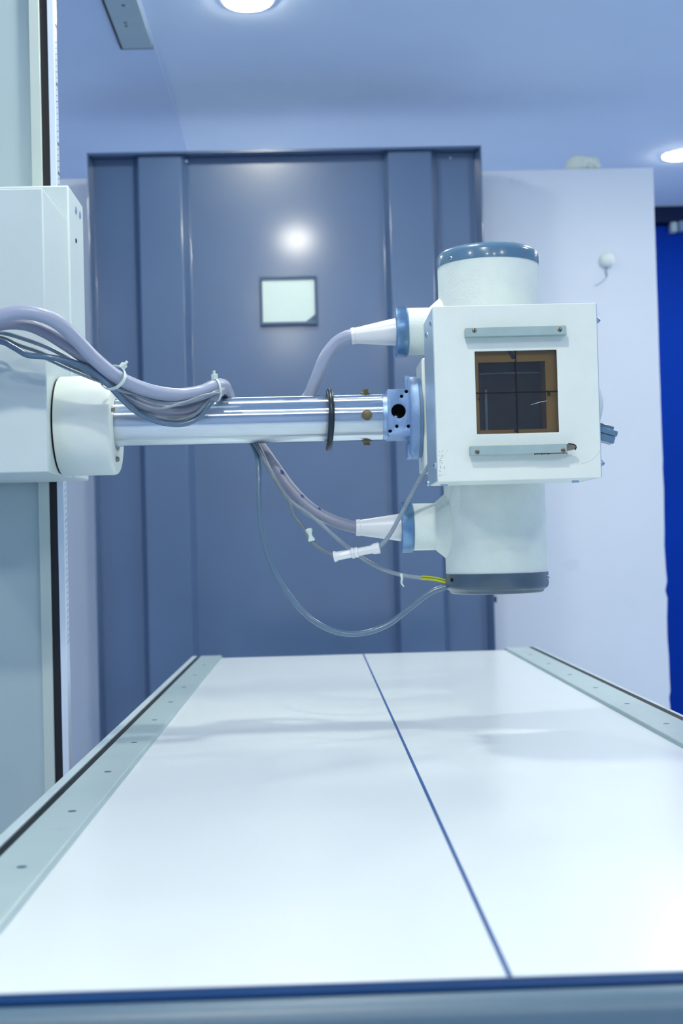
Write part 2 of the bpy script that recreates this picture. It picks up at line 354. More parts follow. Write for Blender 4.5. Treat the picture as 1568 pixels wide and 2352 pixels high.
# white crumpled block on the partition and the white knob on it
bm = B(); bmesh.ops.create_icosphere(bm, subdivisions=4, radius=1)
for v in bm.verts:
    n_ = noise.noise(v.co*2.3+Vector((3, 1, 5)))*0.10 + noise.noise(v.co*6)*0.04
    d_ = v.co.normalized(); s_ = (abs(d_.x)**4+abs(d_.y)**4+abs(d_.z)**4)**(-0.25)
    v.co = d_*s_*(1+n_); v.co.x *= 0.054 - 0.006*d_.z; v.co.y *= 0.038; v.co.z *= 0.027*(1.0-0.16*d_.x)
    v.co += Vector((0.9225, 4.275, 2.252+0.0265)); v.co.z = max(v.co.z, 2.2525)
tag(obj('wrapped_bundle', bm, M['paper'], None, ang=40), 'small crumpled off-white bundle resting on top of the white partition', 'bundle')
t = thing('wall_knob', 'round white knob with a thin dangling cord on the white partition', 'knob', (0.979, 4.22, 1.93))
bm = B(); lathe(bm, (0.979, 4.22, 1.9495), (0, -1, 0), [(0, 0.021), (0.006, 0.024), (0.016, 0.0235), (0.025, 0.018), (0.030, 0.009), (0.031, 0.002)], 32); obj('knob_body', bm, M['cream'], t, ang=60)
bm = B(); tube(bm, [P(1392, 614, 4.215), P(1391, 624, 4.214), P(1393, 632, 4.216), P(1388, 642, 4.217), P(1378, 650, 4.217), P(1366, 656, 4.218)], lambda s: 0.0022 if s < 0.45 else 0.0009, 8); obj('cord', bm, M['fitting'], t)

# ------------------------------------------------------------ stand column
t = thing('tube_stand_column', 'tall pale steel column with dark groove and white scale rail at left', 'column', (-0.56, 2.3, 0))
bm = B(); bx(bm, -0.66, -0.4405, 2.172, 2.33, 0.05, 2.490)
obj('column_body', bm, M['column'], t, 0.003)
for a, b in ((-0.4505, -0.4325),):
    box_obj('guide_rail', M['colstrip'], t, a, b, 2.160, 2.20, 0.05, 2.490, 0.0015)
box_obj('groove', M['black'], t, -0.4325, -0.4195, 2.165, 2.225, 0.05, 2.490, label='black slot between the rails')
sr = box_obj('scale_rail', M['whiterail'], t, -0.4195, -0.4085, 2.160, 2.186, 0.05, 2.490, 0.0012, label='glossy white rail with a ruler scale')
bm = B()
for k in range(150):
    z_ = 0.9+k*0.01; L = 0.020 if k % 10 == 0 else (0.015 if k % 5 == 0 else 0.011)
    bx(bm, -0.40875, -0.40840, 2.175-L/2, 2.175+L/2, z_-0.0007, z_+0.0007, Matrix.Rotation(R_(20), 3, 'X'))
for z_ in (1.73, 1.68, 1.83, 1.93, 2.03): bx(bm, -0.40875, -0.40840, 2.170, 2.184, z_-0.0035, z_+0.002)
tk = obj('scale_marks', bm, M['tick'], sr); tk['kind'] = 'stuff'
box_obj('base_plate', M['column'], t, -0.70, -0.42, 2.10, 2.40, 0.0, 0.05, 0.004)
for s_, z_ in ((-0.4505, 1.13), (-0.452, 1.06)): pass

# ------------------------------------------------------------ carriage with arm
t = thing('tube_carriage', 'white carriage housing with round drum carrying a polished horizontal arm', 'carriage', (-0.42, 2.0, 1.161))
box_obj('housing', M['carr'], t, -0.62, -0.3700, 1.847, 2.0265, 1.161, 1.5640, 0.002)
bp_ = box_obj('back_plate', M['carr'], t, -0.64, -0.3660, 2.027, 2.155, 1.163, 1.6180, 0.003)
for (px_, py_, r_) in ((174, 483, 0.0065), (183, 494, 0.0065), (174, 553, 0.0038)):
    q = P(px_, py_, 1.0); dd = q-Vector((0, 0, CAMZ)); q = Vector((0, 0, CAMZ)) + dd*(-0.3660/dd.x)
    screw(bp_, q, (1, 0, 0), r_, 0.0015, M['fitting'] if r_ > .005 else M['hole'], slot=False)
AZ = 1.2365; AY = 1.94
bm = B(); lathe(bm, (-0.3700, AY, 1.2335), (1, 0, 0), [(0, 0.070), (0.0025, 0.070)], 96); obj('drum_gap', bm, M['hole'], t, label='thin black gap ring behind the drum')
bm = B(); lathe(bm, (-0.3674, AY, 1.2335), (1, 0, 0), [(0, 0.0715), (0.002, 0.0735), (0.075, 0.0735), (0.0795, 0.0725), (0.0815, 0.070), (0.0815, 0.0395), (0.070, 0.0395)], 96, cap=False)
dr = obj('drum', bm, M['cream'], t, ang=50)
bm = B(); lathe(bm, (-0.297, AY, AZ), (1, 0, 0), [(0, 0.039), (0.001, 0.039)], 48); obj('drum_recess', bm, M['hole'], dr)
for a_ in (20, -70, 130): # small set screws on the drum's end face
    q = (-0.2860, AY-0.055*math.cos(R_(a_)), 1.2335+0.055*math.sin(R_(a_)))
    screw(dr, q, (1, 0, 0), 0.004, 0.005, M['screwb'], slot=False)
bm = B(); lathe(bm, (-0.30, AY, AZ), (1, 0, 0), [(0, 0.0347), (0.4065, 0.0347), (0.4075, 0.0342)], 96)
arm = obj('arm_tube', bm, M['chrome'], t, label='polished steel tube')
bm = B(); lathe(bm, (0.1075, AY, AZ), (1, 0, 0), [(0, 0.0335), (0.0008, 0.0335), (0.001, 0.0345), (0.0065, 0.0345)], 64); obj('arm_collar', bm, M['alu'], t)
for (dz, dy_) in ((1, 0), (-1, 0), (0, -1)):
    n_ = Vector((0, dy_, dz)); p_ = Vector((0.0835, AY, AZ)) + n_*0.0345
    bm = B(); lathe(bm, p_, n_, [(-0.002, 0.0078), (0.0012, 0.0078), (0.0014, 0.006), (0.004, 0.0046), (0.0055, 0.0055), (0.0075, 0.005)] if dz else [(-0.002, 0.0078), (0.0012, 0.0078), (0.0014, 0.006), (0.003, 0.006), (0.0035, 0.003), (0.0045, 0.003)], 24 if not dz else 8)
    obj('bolt', bm, M['bolt'], arm)

# rubber ring slipped over the arm
bm = B(); rp = []
for k in range(64):
    a_ = 2*math.pi*k/64; rr = 0.0425*(1.0+0.012*math.sin(3*a_))
    rp.append(Vector((0.0295 + 0.0018*math.sin(a_*1.0+0.6)+0.0012*math.cos(2*a_), AY-rr*math.cos(a_)*0.97, AZ-0.0018+rr*math.sin(a_))))
tube(bm, rp, 0.0046, 14, smooth=False, closed=True)
tag(obj('rubber_ring', bm, M['rubber'], None, ang=80), 'black rubber ring slipped around the polished arm', 'ring')

# ------------------------------------------------------------ x-ray tube with its bracket
TX = 0.2715
t = thing('x_ray_tube', 'upright cream tube housing with grey end caps and two side sockets', 'x-ray tube', (TX, AY, 0.97))
bm = B(); lathe(bm, (TX, AY, 0.999), (0, 0, 1), [(0, 0.0750), (0.459, 0.0750)], 128); hs = obj('tube_housing', bm, M['creamrough'], t)
bm = B(); lathe(bm, (TX, AY, 1.4565), (0, 0, 1), [(0, 0.0758), (0.013, 0.0758), (0.0175, 0.0742), (0.021, 0.0712), (0.0235, 0.067), (0.025, 0.060), (0.0255, 0.04), (0.0255, 0.005)], 128); c1 = obj('end_cap', bm, M['capgrey'], t, ang=60, label='glossy blue-grey domed top cap')
bm = B(); lathe(bm, (TX, AY, 1.0005), (0, 0, -1), [(0, 0.0765), (0.018, 0.0765), (0.022, 0.0750), (0.0245, 0.072), (0.0255, 0.070), (0.0285, 0.069), (0.030, 0.066), (0.0305, 0.005)], 128); c2 = obj('end_cap', bm, M['capdark'], t, ang=60, label='dark grey-blue bottom cap')
def on_cyl(r, px_):   # angle on the cylinder seen at a picture column
    return None
for cap_, zz, rr in ((c1, 1.4615, 0.0758), (c2, 0.992, 0.0765)):
    for a_ in (-52, 58) if cap_ is c1 else (-66, 68):
        n_ = Vector((math.sin(R_(a_)), -math.cos(R_(a_)), 0)); screw(cap_, Vector((TX, AY, zz))+n_*rr, n_, 0.003, 0.0018, M['screw'] if not (cap_ is c2 and a_ < 0) else M['hole'], slot=True)
def socket(z, tilt, mat_):
    s = thing  # sockets are parts of the tube
    bm = B(); lathe(bm, (0.149, AY, z), (1, 0, 0), [(0, 0.0345), (0.001, 0.0350), (0.0315, 0.0350), (0.032, 0.0345), (0.033, 0.0352), (0.050, 0.050), (0.060, 0.052)], 64)
    for v in bm.verts:
        if v.co.x > 0.182:
            rr_ = math.hypot(v.co.y-AY, v.co.z-z); v.co.y = AY+(v.co.y-AY)*min(1, 0.034/max(rr_, 1e-6))
    sk = obj('socket_neck', bm, M['creamrough'], t, ang=30)
    bm = B(); seg = 120; d_, u_, v_ = frame_((1, 0, 0)); 
    def rg(x_, r_, kn): return [bm.verts.new(Vector((x_, AY, z)) + (u_*math.cos(2*math.pi*k/seg)+v_*math.sin(2*math.pi*k/seg))*(r_+(0.0006 if kn and k % 2 else 0))) for k in range(seg)]
    R1 = [rg(0.1305, 0.018, False), rg(0.1305, 0.0355, False), rg(0.1318, 0.0375, True), rg(0.1465, 0.0375, True), rg(0.148, 0.0362, False), rg(0.1495, 0.033, False)]
    for a, b in zip(R1, R1[1:]):
        for k in range(seg): bm.faces.new((a[k], a[(k+1) % seg], b[(k+1) % seg], b[k]))
    bm.faces.new(R1[-1])
    obj('collar_ring', bm, M['ring'], t, ang=60, label='knurled blue-grey metal collar')
    ax = Vector((-math.cos(tilt), 0, math.sin(tilt)))
    bm = B(); lathe(bm, (0.132, AY, z), ax, [(0, 0.0205), (0.004, 0.0202), (0.054, 0.0128), (0.0615, 0.0118), (0.062, 0.0125), (0.0675, 0.0122), (0.068, 0.0105), (0.0655, 0.0098)], 48)
    obj('cable_boot', bm, M['white'], t, ang=30, label='white tapered plastic cable boot')
    return Vector((0.132, AY, z)) + ax*0.066
tipA = socket(1.3630, R_(-4.0), None)
tipB = socket(1.0713, R_(1.0), None)
bm = B(); bx(bm, 0.1645, 0.203, 1.890, 1.99, 1.152, 1.3165); obj('mount_block', bm, M['cream'], t, 0.003)
bm = B(); lathe(bm, (0.1455, AY, AZ-0.003), (1, 0, 0), [(0, 0.058), (0.003, 0.0615), (0.0135, 0.0615), (0.0145, 0.060), (0.0185, 0.059)], 64); fl = obj('pivot_flange', bm, M['cast'], t, ang=50)
box_obj('flange_lug', M['alu'], fl, 0.1415, 0.150, 1.925, 1.955, 1.268, 1.2955, 0.0015); box_obj('flange_lug', M['alu'], fl, 0.1425, 0.150, 1.92, 1.96, 1.173, 1.196, 0.0015)
# bracket block with real holes drilled in its face
bm = B(); X0, X1, Z0, Z1 = 0.1140, 0.1535, 1.2035, 1.2725; YBK = 1.898
holes = [(915, 944, 0.0107), (896, 990, 0.0026), (911, 979, 0.0026), (938, 979, 0.0026), (922, 910, 0.0026), (933, 899, 0.0027)]
bx(bm, X0, X1, YBK, 1.985, Z0, Z1); blk = obj('bracket_block', bm, M['cast'], t, 0.0015)
bm = B()
cut = None
for px_, py_, r_ in holes:
    q = P(px_, py_, YBK); lathe(bm, (q.x, YBK-0.01, q.z), (0, 1, 0), [(0, r_), (0.04 if r_ > .01 else 0.025, r_)], 40)
bmesh.ops.recalc_face_normals(bm, faces=bm.faces)
me_ = bpy.data.meshes.new('cutter'); bm.to_mesh(me_); bm.free(); co = bpy.data.objects.new('cutter', me_); C.objects.link(co)
bpy.context.view_layer.update()
md = blk.modifiers.new('holes', 'BOOLEAN'); md.object = co; md.operation = 'DIFFERENCE'; md.solver = 'EXACT'
blk.modifiers.move(1, 0)
bpy.context.view_layer.update()
dg = bpy.context.evaluated_depsgraph_get()
nm = bpy.data.meshes.new_from_object(blk.evaluated_get(dg)); blk.modifiers.clear(); blk.data = nm; nm.set_sharp_from_angle(angle=R_(30))
if not nm.materials: nm.materials.append(M['cast'])
bpy.data.objects.remove(co)
for i_, (px_, py_, r_) in enumerate(holes):
    q = P(px_, py_, YBK); bm = B(); dep = 0.027 if r_ > .01 else 0.010
    lathe(bm, (q.x, YBK+dep, q.z), (0, 1, 0), [(0, r_*0.99), (0.001, r_*0.99)], 32)
    obj('hole_bottom', bm, M['hole'], blk)
    if r_ > .01:
        bm = B(); lathe(bm, (q.x, YBK+0.008, q.z), (0, 1, 0), [(0, r_*0.995), (0.019, r_*0.995)], 40, cap=False); obj('hole_lining', bm, M['hole'], blk)
        bm = B(); bmesh.ops.create_icosphere(bm, subdivisions=3, radius=0.0042)
        for v in bm.verts: v.co += Vector((q.x-0.0038, YBK+0.012, q.z-0.0088))
        obj('hole_pin', bm, M['alu'], blk)

# ------------------------------------------------------------ collimator
t = thing('collimator', 'square cream collimator box with crosshair window facing the camera', 'collimator', (TX, 1.78, 1.1270))
CX0, CX1, CZ0, CZ1 = 0.1650, 0.3822, 1.1270, 1.3588
WX0, WX1, WZ0, WZ1 = 0.2190, 0.3274, 1.1886, 1.2978
YFc = 1.710
bm = B(); ringframe(bm, CX0+0.0006, CX1-0.0006, CZ0, CZ1, WX0, WX1, WZ0, WZ1, YFc, YFc+0.004); fp = obj('front_plate', bm, M['cream'], t, 0.0010)
bm = B(); ringframe(bm, CX0+0.0022, CX1-0.0022, CZ0+0.0005, CZ1-0.0005, CX0+0.006, CX1-0.006, CZ0+0.006, CZ1-0.006, YFc+0.004, 1.835); bx(bm, CX0+0.0022, CX1-0.0022, 1.835, 1.843, CZ0+0.0005, CZ1-0.0005)
obj('case', bm, M['cream'], t, 0.002)
for a, b in ((CX0-0.0004, CX0+0.0018), (CX1-0.0018, CX1+0.0008)):
    bm = B(); ym = 1.7135
    vs = bx(bm, a, b, ym, 1.845, CZ0+0.001, CZ1-0.001)
    sc = obj('side_cover', bm, M['cover'], t, 0.0006, label='bare metal side cover')
    if a < 0.2:
        for py_, pz_ in ((1.7200, 1.3375), (1.7900, 1.3335), (1.7200, 1.1490), (1.838, 1.131)):
            screw(sc, (a, min(py_, 1.838), pz_), (-1, 0, 0), 0.0040, 0.0028, M['screw'])
    else:
        for pz_ in (1.337, 1.147): screw(sc, (b, 1.719, pz_), (1, 0, 0), 0.0042, 0.0042, M['screw'])
bm = B(); ringframe(bm, CX0+.0062, CX1-.0062, CZ0+.0062, CZ1-.0062, 0.2245, 0.3135, 1.1945, 1.2845, 1.7215, 1.7225); ap = obj('amber_mask', bm, M['amber'], t, label='amber inner plate behind the glass')
bm = B(); bx(bm, 0.3135, 0.3145, 1.7225, 1.7575, 1.19, 1.29); bx(bm, 0.222, 0.3145, 1.7225, 1.7575, 1.1935, 1.1945); obj('mask_edge', bm, M['amber'], ap)
dp = box_obj('inner_panel', M['dkpanel'], t, CX0+.0065, CX1-.0065, 1.758, 1.762, CZ0+.0065, CZ1-.0065, label='dark inner panel')
bm = B(); bx(bm, 0.2365, 0.2395, 1.752, 1.7575, 1.196, 1.252); bx(bm, 0.2305, 0.3125, 1.755, 1.7575, 1.273, 1.275); obj('inner_strip', bm, M['fitting'], dp)
for (px_, py_, r_) in ((1101, 917, 0.0022), (1184, 990, 0.0024), (1260, 905, 0.0026), (1178, 820, 0.003)):
    q = P(px_, py_, 1.7215); bm = B(); lathe(bm, (q.x, 1.7215, q.z), (0, -1, 0), [(0, r_), (0.0006, r_)], 16); obj('mask_rivet', bm, M['hole'], ap)
q = P(1172, 815, 1.721); bm = B(); bx(bm, q.x-0.002, q.x+0.002, 1.7200, 1.7214, q.z-0.005, q.z+0.010, Matrix.Rotation(R_(-32), 3, 'Y'))
obj('mask_lever', bm, M['hole'], ap)
pn = box_obj('window_glass', M['glass'], t, WX0+.0001, WX1-.0001, 1.7122, 1.7138, WZ0+.0001, WZ1-.0001)
bm = B(); bx(bm, 0.2722, 0.2740, 1.7112, 1.7121, WZ0, WZ1); bx(bm, WX0, WX1, 1.7112, 1.7121, 1.2420, 1.2437); obj('crosshair', bm, M['hole'], pn, label='black crosshair lines')
bm = B(); tube(bm, [P(1218, 930, 1.7119), P(1228, 927, 1.7119), P(1238, 924, 1.7119), P(1248, 922, 1.7119), P(1257, 920, 1.7119)], lambda s: 0.0001+0.00028*math.sin(math.pi*s), 6); obj('glass_scratch', bm, M['white'], pn)
# the two holder bars
def holder(x0, x1, z0, z1, scr, tip):
    bm = B(); prism(bm, [(YFc+0.0002, z0+0.0005), (YFc-0.0155, z0), (YFc-0.0155, z1), (YFc+0.0002, z1)], 'x', x0, x1); hb = obj('holder_bar', bm, M['bar'], t, 0.0006, label='grey-green accessory bar')
    for i_, (px_, py_) in enumerate(scr):
        q = P(px_, py_, YFc-0.0155); screw(hb, (q.x, YFc-0.0155, q.z), (0, -1, 0), 0.0031, 0.0008, M['screwb'], ang=R_(70+40*i_+(50 if tip else 0)))
    if tip:
        bm = B(); prism(bm, [(x1-0.0005, z0+0.0025), (x1+0.010, z0+0.0045), (x1+0.0115, z0+0.007), (x1+0.010, z0+0.0095), (x1+0.003, z1-0.0005), (x1-0.0005, z1+0.0)], 'y', YFc-0.0155, YFc-0.012); obj('bar_tip', bm, M['screwb'], hb, 0.0004)
        bm = B(); tube(bm, [(x1+0.002, YFc-0.0150, z1+0.0003), (x1+0.0105, YFc-0.0150, z0+0.0102), (x1+0.0122, YFc-0.0150, z0+0.007), (x1+0.0105, YFc-0.0150, z0+0.0040)], 0.0008, 8, n=4); obj('tip_rim', bm, M['hole'], hb)
        bm = B(); bx(bm, x0+0.083, x1, YFc-0.0159, YFc-0.0147, z0-0.0006, z0+0.0004)
        for k in range(7): bx(bm, x0+0.083+k*0.003, x0+0.0845+k*0.003, YFc-0.0159, YFc-0.0145, z0-0.0016+0.0004*(k % 3), z0)
        obj('rust_line', bm, M['rust'], hb)
bar_s = (1710-13)/1710
holder(0.2060, 0.3380, 1.3150, 1.3270, [(1089, 759), (1285, 757)], False)
holder(0.2080, 0.3340, 1.1600, 1.1720, [(1095.6, 1038), (1293, 1034)], True)
# scattered chips of paint along the lower left edge and a fine scratch
bm = B(); rn = random.Random(5)
for k in range(46):
    x_ = CX0+0.003+abs(rn.gauss(0, 0.0035)); z_ = rn.uniform(1.135, 1.168); s_ = rn.uniform(0.0001, 0.0004)
    bx(bm, x_-s_, x_+s_, YFc-0.0001, YFc+0.0002, z_-s_, z_+s_*1.5)
obj('paint_chips', bm, M['rust'], fp)
bm = B(); tube(bm, [P(1332, 1066, YFc), P(1352, 1060, YFc), P(1368, 1048, YFc), P(1378, 1035, YFc)], 0.00012, 6, n=6); obj('scratch', bm, M['screwb'], fp)
# round cover and knob on the right side
bm = B(); lathe(bm, (CX1+0.0008, 1.790, 1.232), (1, 0, 0), [(0, 0.034), (0.005, 0.0335), (0.011, 0.030), (0.016, 0.022), (0.0200, 0.010), (0.0203, 0.002)], 48); obj('side_dome', bm, M['cream'], t, ang=60)
RK = Matrix.Rotation(R_(17), 3, 'Y')
kp = Vector((CX1+0.0008, 1.735, 1.1915))
bm = B(); lathe(bm, kp, (1, 0, -0.05), [(0, 0.0125), (0.003, 0.0125)], 32); bx(bm, kp.x+0.001, kp.x+0.024, kp.y-0.012, kp.y+0.012, kp.z-0.0125, kp.z-0.0030, RK, kp); bx(bm, kp.x+0.001, kp.x+0.0255, kp.y-0.012, kp.y+0.012, kp.z-0.0024, kp.z+0.0050, RK, kp); bx(bm, kp.x+0.001, kp.x+0.022, kp.y+0.004, kp.y+0.014, kp.z+0.0056, kp.z+0.0120, RK, kp)
obj('dial_knob', bm, M['capgrey'], t, 0.0012, label='grey-blue ribbed dial knob')
bm = B(); lathe(bm, (0.361, 1.78, CZ0+0.0005), (0, 0, -1), [(0, 0.005), (0.003, 0.005)], 20); obj('foot_screw', bm, M['screw'], t)
bm = B(); lathe(bm, (0.183, 1.80, CZ0+0.0005), (0, 0, -1), [(0, 0.005), (0.002, 0.005)], 20); obj('foot_screw', bm, M['screw'], t)
bm = B(); lathe(bm, (TX, 1.80, 1.243), (0, 1, 0), [(0.043, 0.05), (0.07, 0.05)], 48); obj('tube_adapter', bm, M['creamrough'], t)

# ------------------------------------------------------------ cables
def cable(name, pts, r, m, label, cat='cable', grp=None, parent=None):
    bm = B(); tube(bm, [P(*p) for p in pts], r, 18 if r > 0.004 else 12, n=12)
    o = obj(name, bm, m, parent, ang=80)
    if parent is None: tag(o, label, cat, grp)
    return o
def cable_bm(pts, r, seg=18):
    bm = B(); tube(bm, pts, r, seg, n=12); return bm
RC = 0.0098
A = [P(*p) for p in [(-330, 900, 1.80), (-150, 800, 1.76), (-60, 748, 1.74), (0, 726, 1.735), (50, 717, 1.735), (102, 726, 1.74), (143, 749, 1.75), (179, 784, 1.765), (214, 821, 1.78), (262, 861, 1.80), (303, 883, 1.82), (357, 901, 1.845), (411, 907, 1.865), (462, 900, 1.875), (493, 887, 1.885), (512, 886, 1.915), (522, 905, 1.965), (535, 925, 2.000), (600, 945, 2.012), (670, 935, 2.005), (706, 915, 1.985), (724, 878, 1.965), (748, 820, 1.95), (775, 786, 1.945)]] + [tipA+Vector((-0.004, 0, -0.0002)), tipA+Vector((0.006, 0, 0.0006))]
ca = tag(obj('tube_cable', cable_bm(A, RC), M['cable'], None, ang=80), 'thick grey cable arching over the drum and rising to the upper white boot', 'cable', 'thick grey cables')
Bp = [P(*p) for p in [(-330, 930, 1.84), (-150, 830, 1.80), (-60, 768, 1.775), (5, 744, 1.77), (60, 745, 1.77), (107, 764, 1.775), (143, 786, 1.78), (179, 810, 1.788), (218, 841, 1.805), (262, 877, 1.828), (310, 922, 1.85), (370, 941, 1.872), (420, 944, 1.880), (465, 930, 1.880), (495, 905, 1.882), (512, 893, 1.92), (520, 918, 1.965), (532, 950, 1.998), (560, 985, 2.003), (595, 1022, 1.99), (630, 1070, 1.975), (672, 1127, 1.96), (720, 1172, 1.95), (765, 1196, 1.942)]] + [tipB+Vector((-0.004, 0, 0.0012)), tipB+Vector((0.006, 0, 0.0))]
cb = tag(obj('tube_cable', cable_bm(Bp, 0.0088), M['cablelow'], None, ang=80), 'thick mauve-grey cable sagging from below the arm to the lower white boot', 'cable', 'thick grey cables')
for (px_, py_, Y_, s_) in ((648, 1083, 1.957, .0016), (694, 1138, 1.945, .0011), (734, 1168, 1.941, .0011)):
    q = P(px_, py_, Y_); bm = B(); bx(bm, q.x-s_*2, q.x+s_*2, q.y-0.001, q.y+0.002, q.z-s_*0.8, q.z+s_*0.8, Matrix.Rotation(R_(40), 3, 'Y')); obj('ink_mark', bm, M['ink'], cb, label='blue ink mark')
Cp = [P(*p) for p in [(-330, 940, 1.82), (-150, 850, 1.80), (-60, 800, 1.785), (0, 784, 1.78), (35, 800, 1.78), (62, 815, 1.78), (110, 820, 1.78), (160, 830, 1.785), (205, 848, 1.79), (245, 880, 1.80), (285, 922, 1.825), (320, 950, 1.85), (370, 970, 1.862), (420, 974, 1.870), (455, 960, 1.874), (478, 932, 1.874), (495, 908, 1.882), (513, 905, 1.93), (522, 925, 1.972), (535, 960, 1.99), (560, 995, 1.985), (583, 1030, 1.97), (593, 1070, 1.95), (594, 1140, 1.94), (600, 1215, 1.935), (622, 1295, 1.93), (660, 1362, 1.93), (715, 1422, 1.93), (775, 1452, 1.93), (835, 1454, 1.932), (890, 1435, 1.935), (940, 1397, 1.938), (990, 1360, 1.94), (1034, 1345, 1.94)]]
tag(obj('tube_hose', cable_bm(Cp, 0.0042), M['hose'], None, ang=80), 'blue-grey hose looping low beneath the arm to the bottom cap', 'hose')
Dp = [P(*p) for p in [(-330, 900, 1.835), (-150, 810, 1.82), (-60, 770, 1.80), (0, 764, 1.795), (60, 780, 1.795), (120, 803, 1.795), (170, 832, 1.797), (220, 868, 1.805), (262, 892, 1.808), (310, 905, 1.835), (360, 922, 1.855), (410, 926, 1.862), (460, 916, 1.865), (498, 900, 1.874), (517, 900, 1.92), (524, 915, 1.97), (545, 955, 1.984), (590, 1018, 1.972), (615, 1070, 1.95), (640, 1118, 1.935), (665, 1150, 1.93), (705, 1178, 1.928), (750, 1215, 1.925), (790, 1250, 1.93), (830, 1280, 1.935), (870, 1303, 1.937), (915, 1319, 1.94), (970, 1328, 1.94)]]
cd = tag(obj('earth_cable', cable_bm(Dp, 0.0030, 12), M['thin'], None, ang=80), 'thin grey cable ending in a yellow and green sleeve at the bottom cap', 'cable')
bm = B(); yp = [P(968, 1327, 1.94), P(985, 1328, 1.94), P(1005, 1331, 1.94), P(1034, 1339, 1.94)]; tube(bm, yp, 0.0034, 14); obj('yellow_sleeve', bm, M['yellow'], cd)
bm = B(); tube(bm, [p+Vector((0, -0.0030, 0.0006)) for p in yp], 0.0009, 8); obj('green_stripe', bm, M['green'], cd)
q = P(921, 1322, 1.937)
bm = B(); tube(bm, [q+Vector((0.0, 0, 0.002)), q+Vector((0.001, -0.003, -0.004)), q+Vector((0.0, -0.003, -0.011)), q+Vector((0.0035, -0.002, -0.0165))], lambda s: 0.0024-0.0014*s, 8); obj('small_tag', bm, M['tie'], cd, label='short cut-off nylon tie')
# thin wire with white inline connector
Ep = [P(*p) for p in [(-330, 915, 1.87), (-150, 825, 1.84), (-60, 780, 1.80), (0, 775, 1.80), (50, 795, 1.80), (95, 810, 1.80), (150, 835, 1.80), (210, 862, 1.81), (255, 890, 1.822), (300, 930, 1.85), (350, 955, 1.86), (405, 964, 1.868), (450, 950, 1.869), (478, 920, 1.872), (500, 897, 1.885), (517, 900, 1.93), (526, 930, 1.98), (545, 965, 1.992), (585, 1020, 1.965), (608, 1062, 1.945), (640, 1116, 1.93), (665, 1155, 1.925), (676, 1185, 1.922), (695, 1210, 1.92), (712, 1240, 1.917), (740, 1263, 1.915), (768, 1277, 1.912)]]
ce = tag(obj('signal_wire', cable_bm(Ep, 0.0026, 12), M['thindk'], None, ang=80), 'thin dark wire joined by a white connector below the arm', 'wire')
p0 = P(766, 1279, 1.912); p1 = P(872, 1258, 1.905); ax = (p1-p0).normalized(); L = (p1-p0).length
bm = B(); lathe(bm, p0, ax, [(0, 0.0078), (0.002, 0.0082), (0.006, 0.0066), (0.026, 0.0062), (0.027, 0.0080), (0.030, 0.0084), (0.0305, 0.0070), (0.034, 0.0078), (0.036, 0.0074), (0.037, 0.0062), (0.056, 0.0060), (0.060, 0.0078), (L-0.001, 0.0084), (L, 0.007)], 8)
obj('inline_connector', bm, M['white'], ce, ang=30, bev=0.0004, label='white plastic two-piece connector')
bm = B(); tube(bm, [P(868, 1259, 1.904), P(890, 1235, 1.90), P(915, 1192, 1.895), (P(940, 1145, 1.885)), P(962, 1105, 1.875), P(985, 1068, 1.868)], 0.0031, 12); obj('lead_wire', bm, M['thin'], ce, label='grey lead rising to the collimator')
q0, q1 = P(708, 1214, 1.9165), P(716, 1243, 1.9155)
bm = B(); tube(bm, [q0, q0.lerp(q1, .3), q0.lerp(q1, .7), q1], lambda s: 0.0042+0.0012*math.sin(s*9), 10); obj('wire_splice', bm, M['tie'], ce)
# a fifth thin wire lying in the bundle
Gp = [P(*p) for p in [(-330, 960, 1.85), (-150, 870, 1.84), (-60, 810, 1.812), (0, 775, 1.812), (40, 805, 1.81), (90, 818, 1.805), (150, 845, 1.80), (205, 868, 1.80), (250, 885, 1.808), (300, 915, 1.83), (360, 938, 1.84), (420, 925, 1.850), (468, 908, 1.858), (500, 903, 1.87), (520, 905, 1.92), (527, 925, 1.965), (548, 972, 1.975), (592, 1030, 1.965), (625, 1085, 1.95), (655, 1135, 1.945), (700, 1180, 1.945), (750, 1202, 1.94), (790, 1214, 1.938)]] + [tipB+Vector((0.002, -0.004, -0.004))]
tag(obj('slim_lead', cable_bm(Gp, 0.0018, 12), M['thin'], None, ang=80), 'slim pale lead running along the lower thick cable into its boot', 'wire')

# ------------------------------------------------------------ nylon ties
def tie(c, axis, ru, rv, label, head_dir, w=0.0045):
    d, u, v = frame_(axis)
    t_ = thing('cable_tie', label, 'cable tie', c, 'nylon cable ties')
    bm = B(); n = 40; th = 0.0010; rings = []
    hd = Vector(head_dir); a_v = (hd - d*hd.dot(d)).normalized(); b_v = d.cross(a_v)
    for k in range(n):
        a = 2*math.pi*k/n; rad = a_v*math.cos(a)*ru + b_v*math.sin(a)*rv; nn = (a_v*math.cos(a)/ru + b_v*math.sin(a)/rv).normalized()
        rings.append([bm.verts.new(c+rad+d*(-w/2)), bm.verts.new(c+rad+d*(w/2)), bm.verts.new(c+rad+nn*th+d*(w/2)), bm.verts.new(c+rad+nn*th+d*(-w/2))])
    for k in range(n):
        A_, B_ = rings[k], rings[(k+1) % n]
        for j in range(4): bm.faces.new((A_[j], A_[(j+1) % 4], B_[(j+1) % 4], B_[j]))
    obj('strap', bm, M['tie'], t_, ang=50)
    bm = B(); hc = c + a_v*(ru+0.0035); vs = bx(bm, -0.004, 0.004, -0.0035, 0.0035, -0.004, 0.004); R3 = Matrix((b_v, d, a_v)).transposed()
    for vv in vs: vv.co = R3 @ vv.co + hc
    vs = bx(bm, -0.0025, 0.0025, -0.0012, 0.0012, 0.003, 0.009)
    for vv in vs: vv.co = R3 @ vv.co + hc
    obj('tie_head', bm, M['tie'], t_, 0.0006)
c1_ = P(259, 867, 1.812)
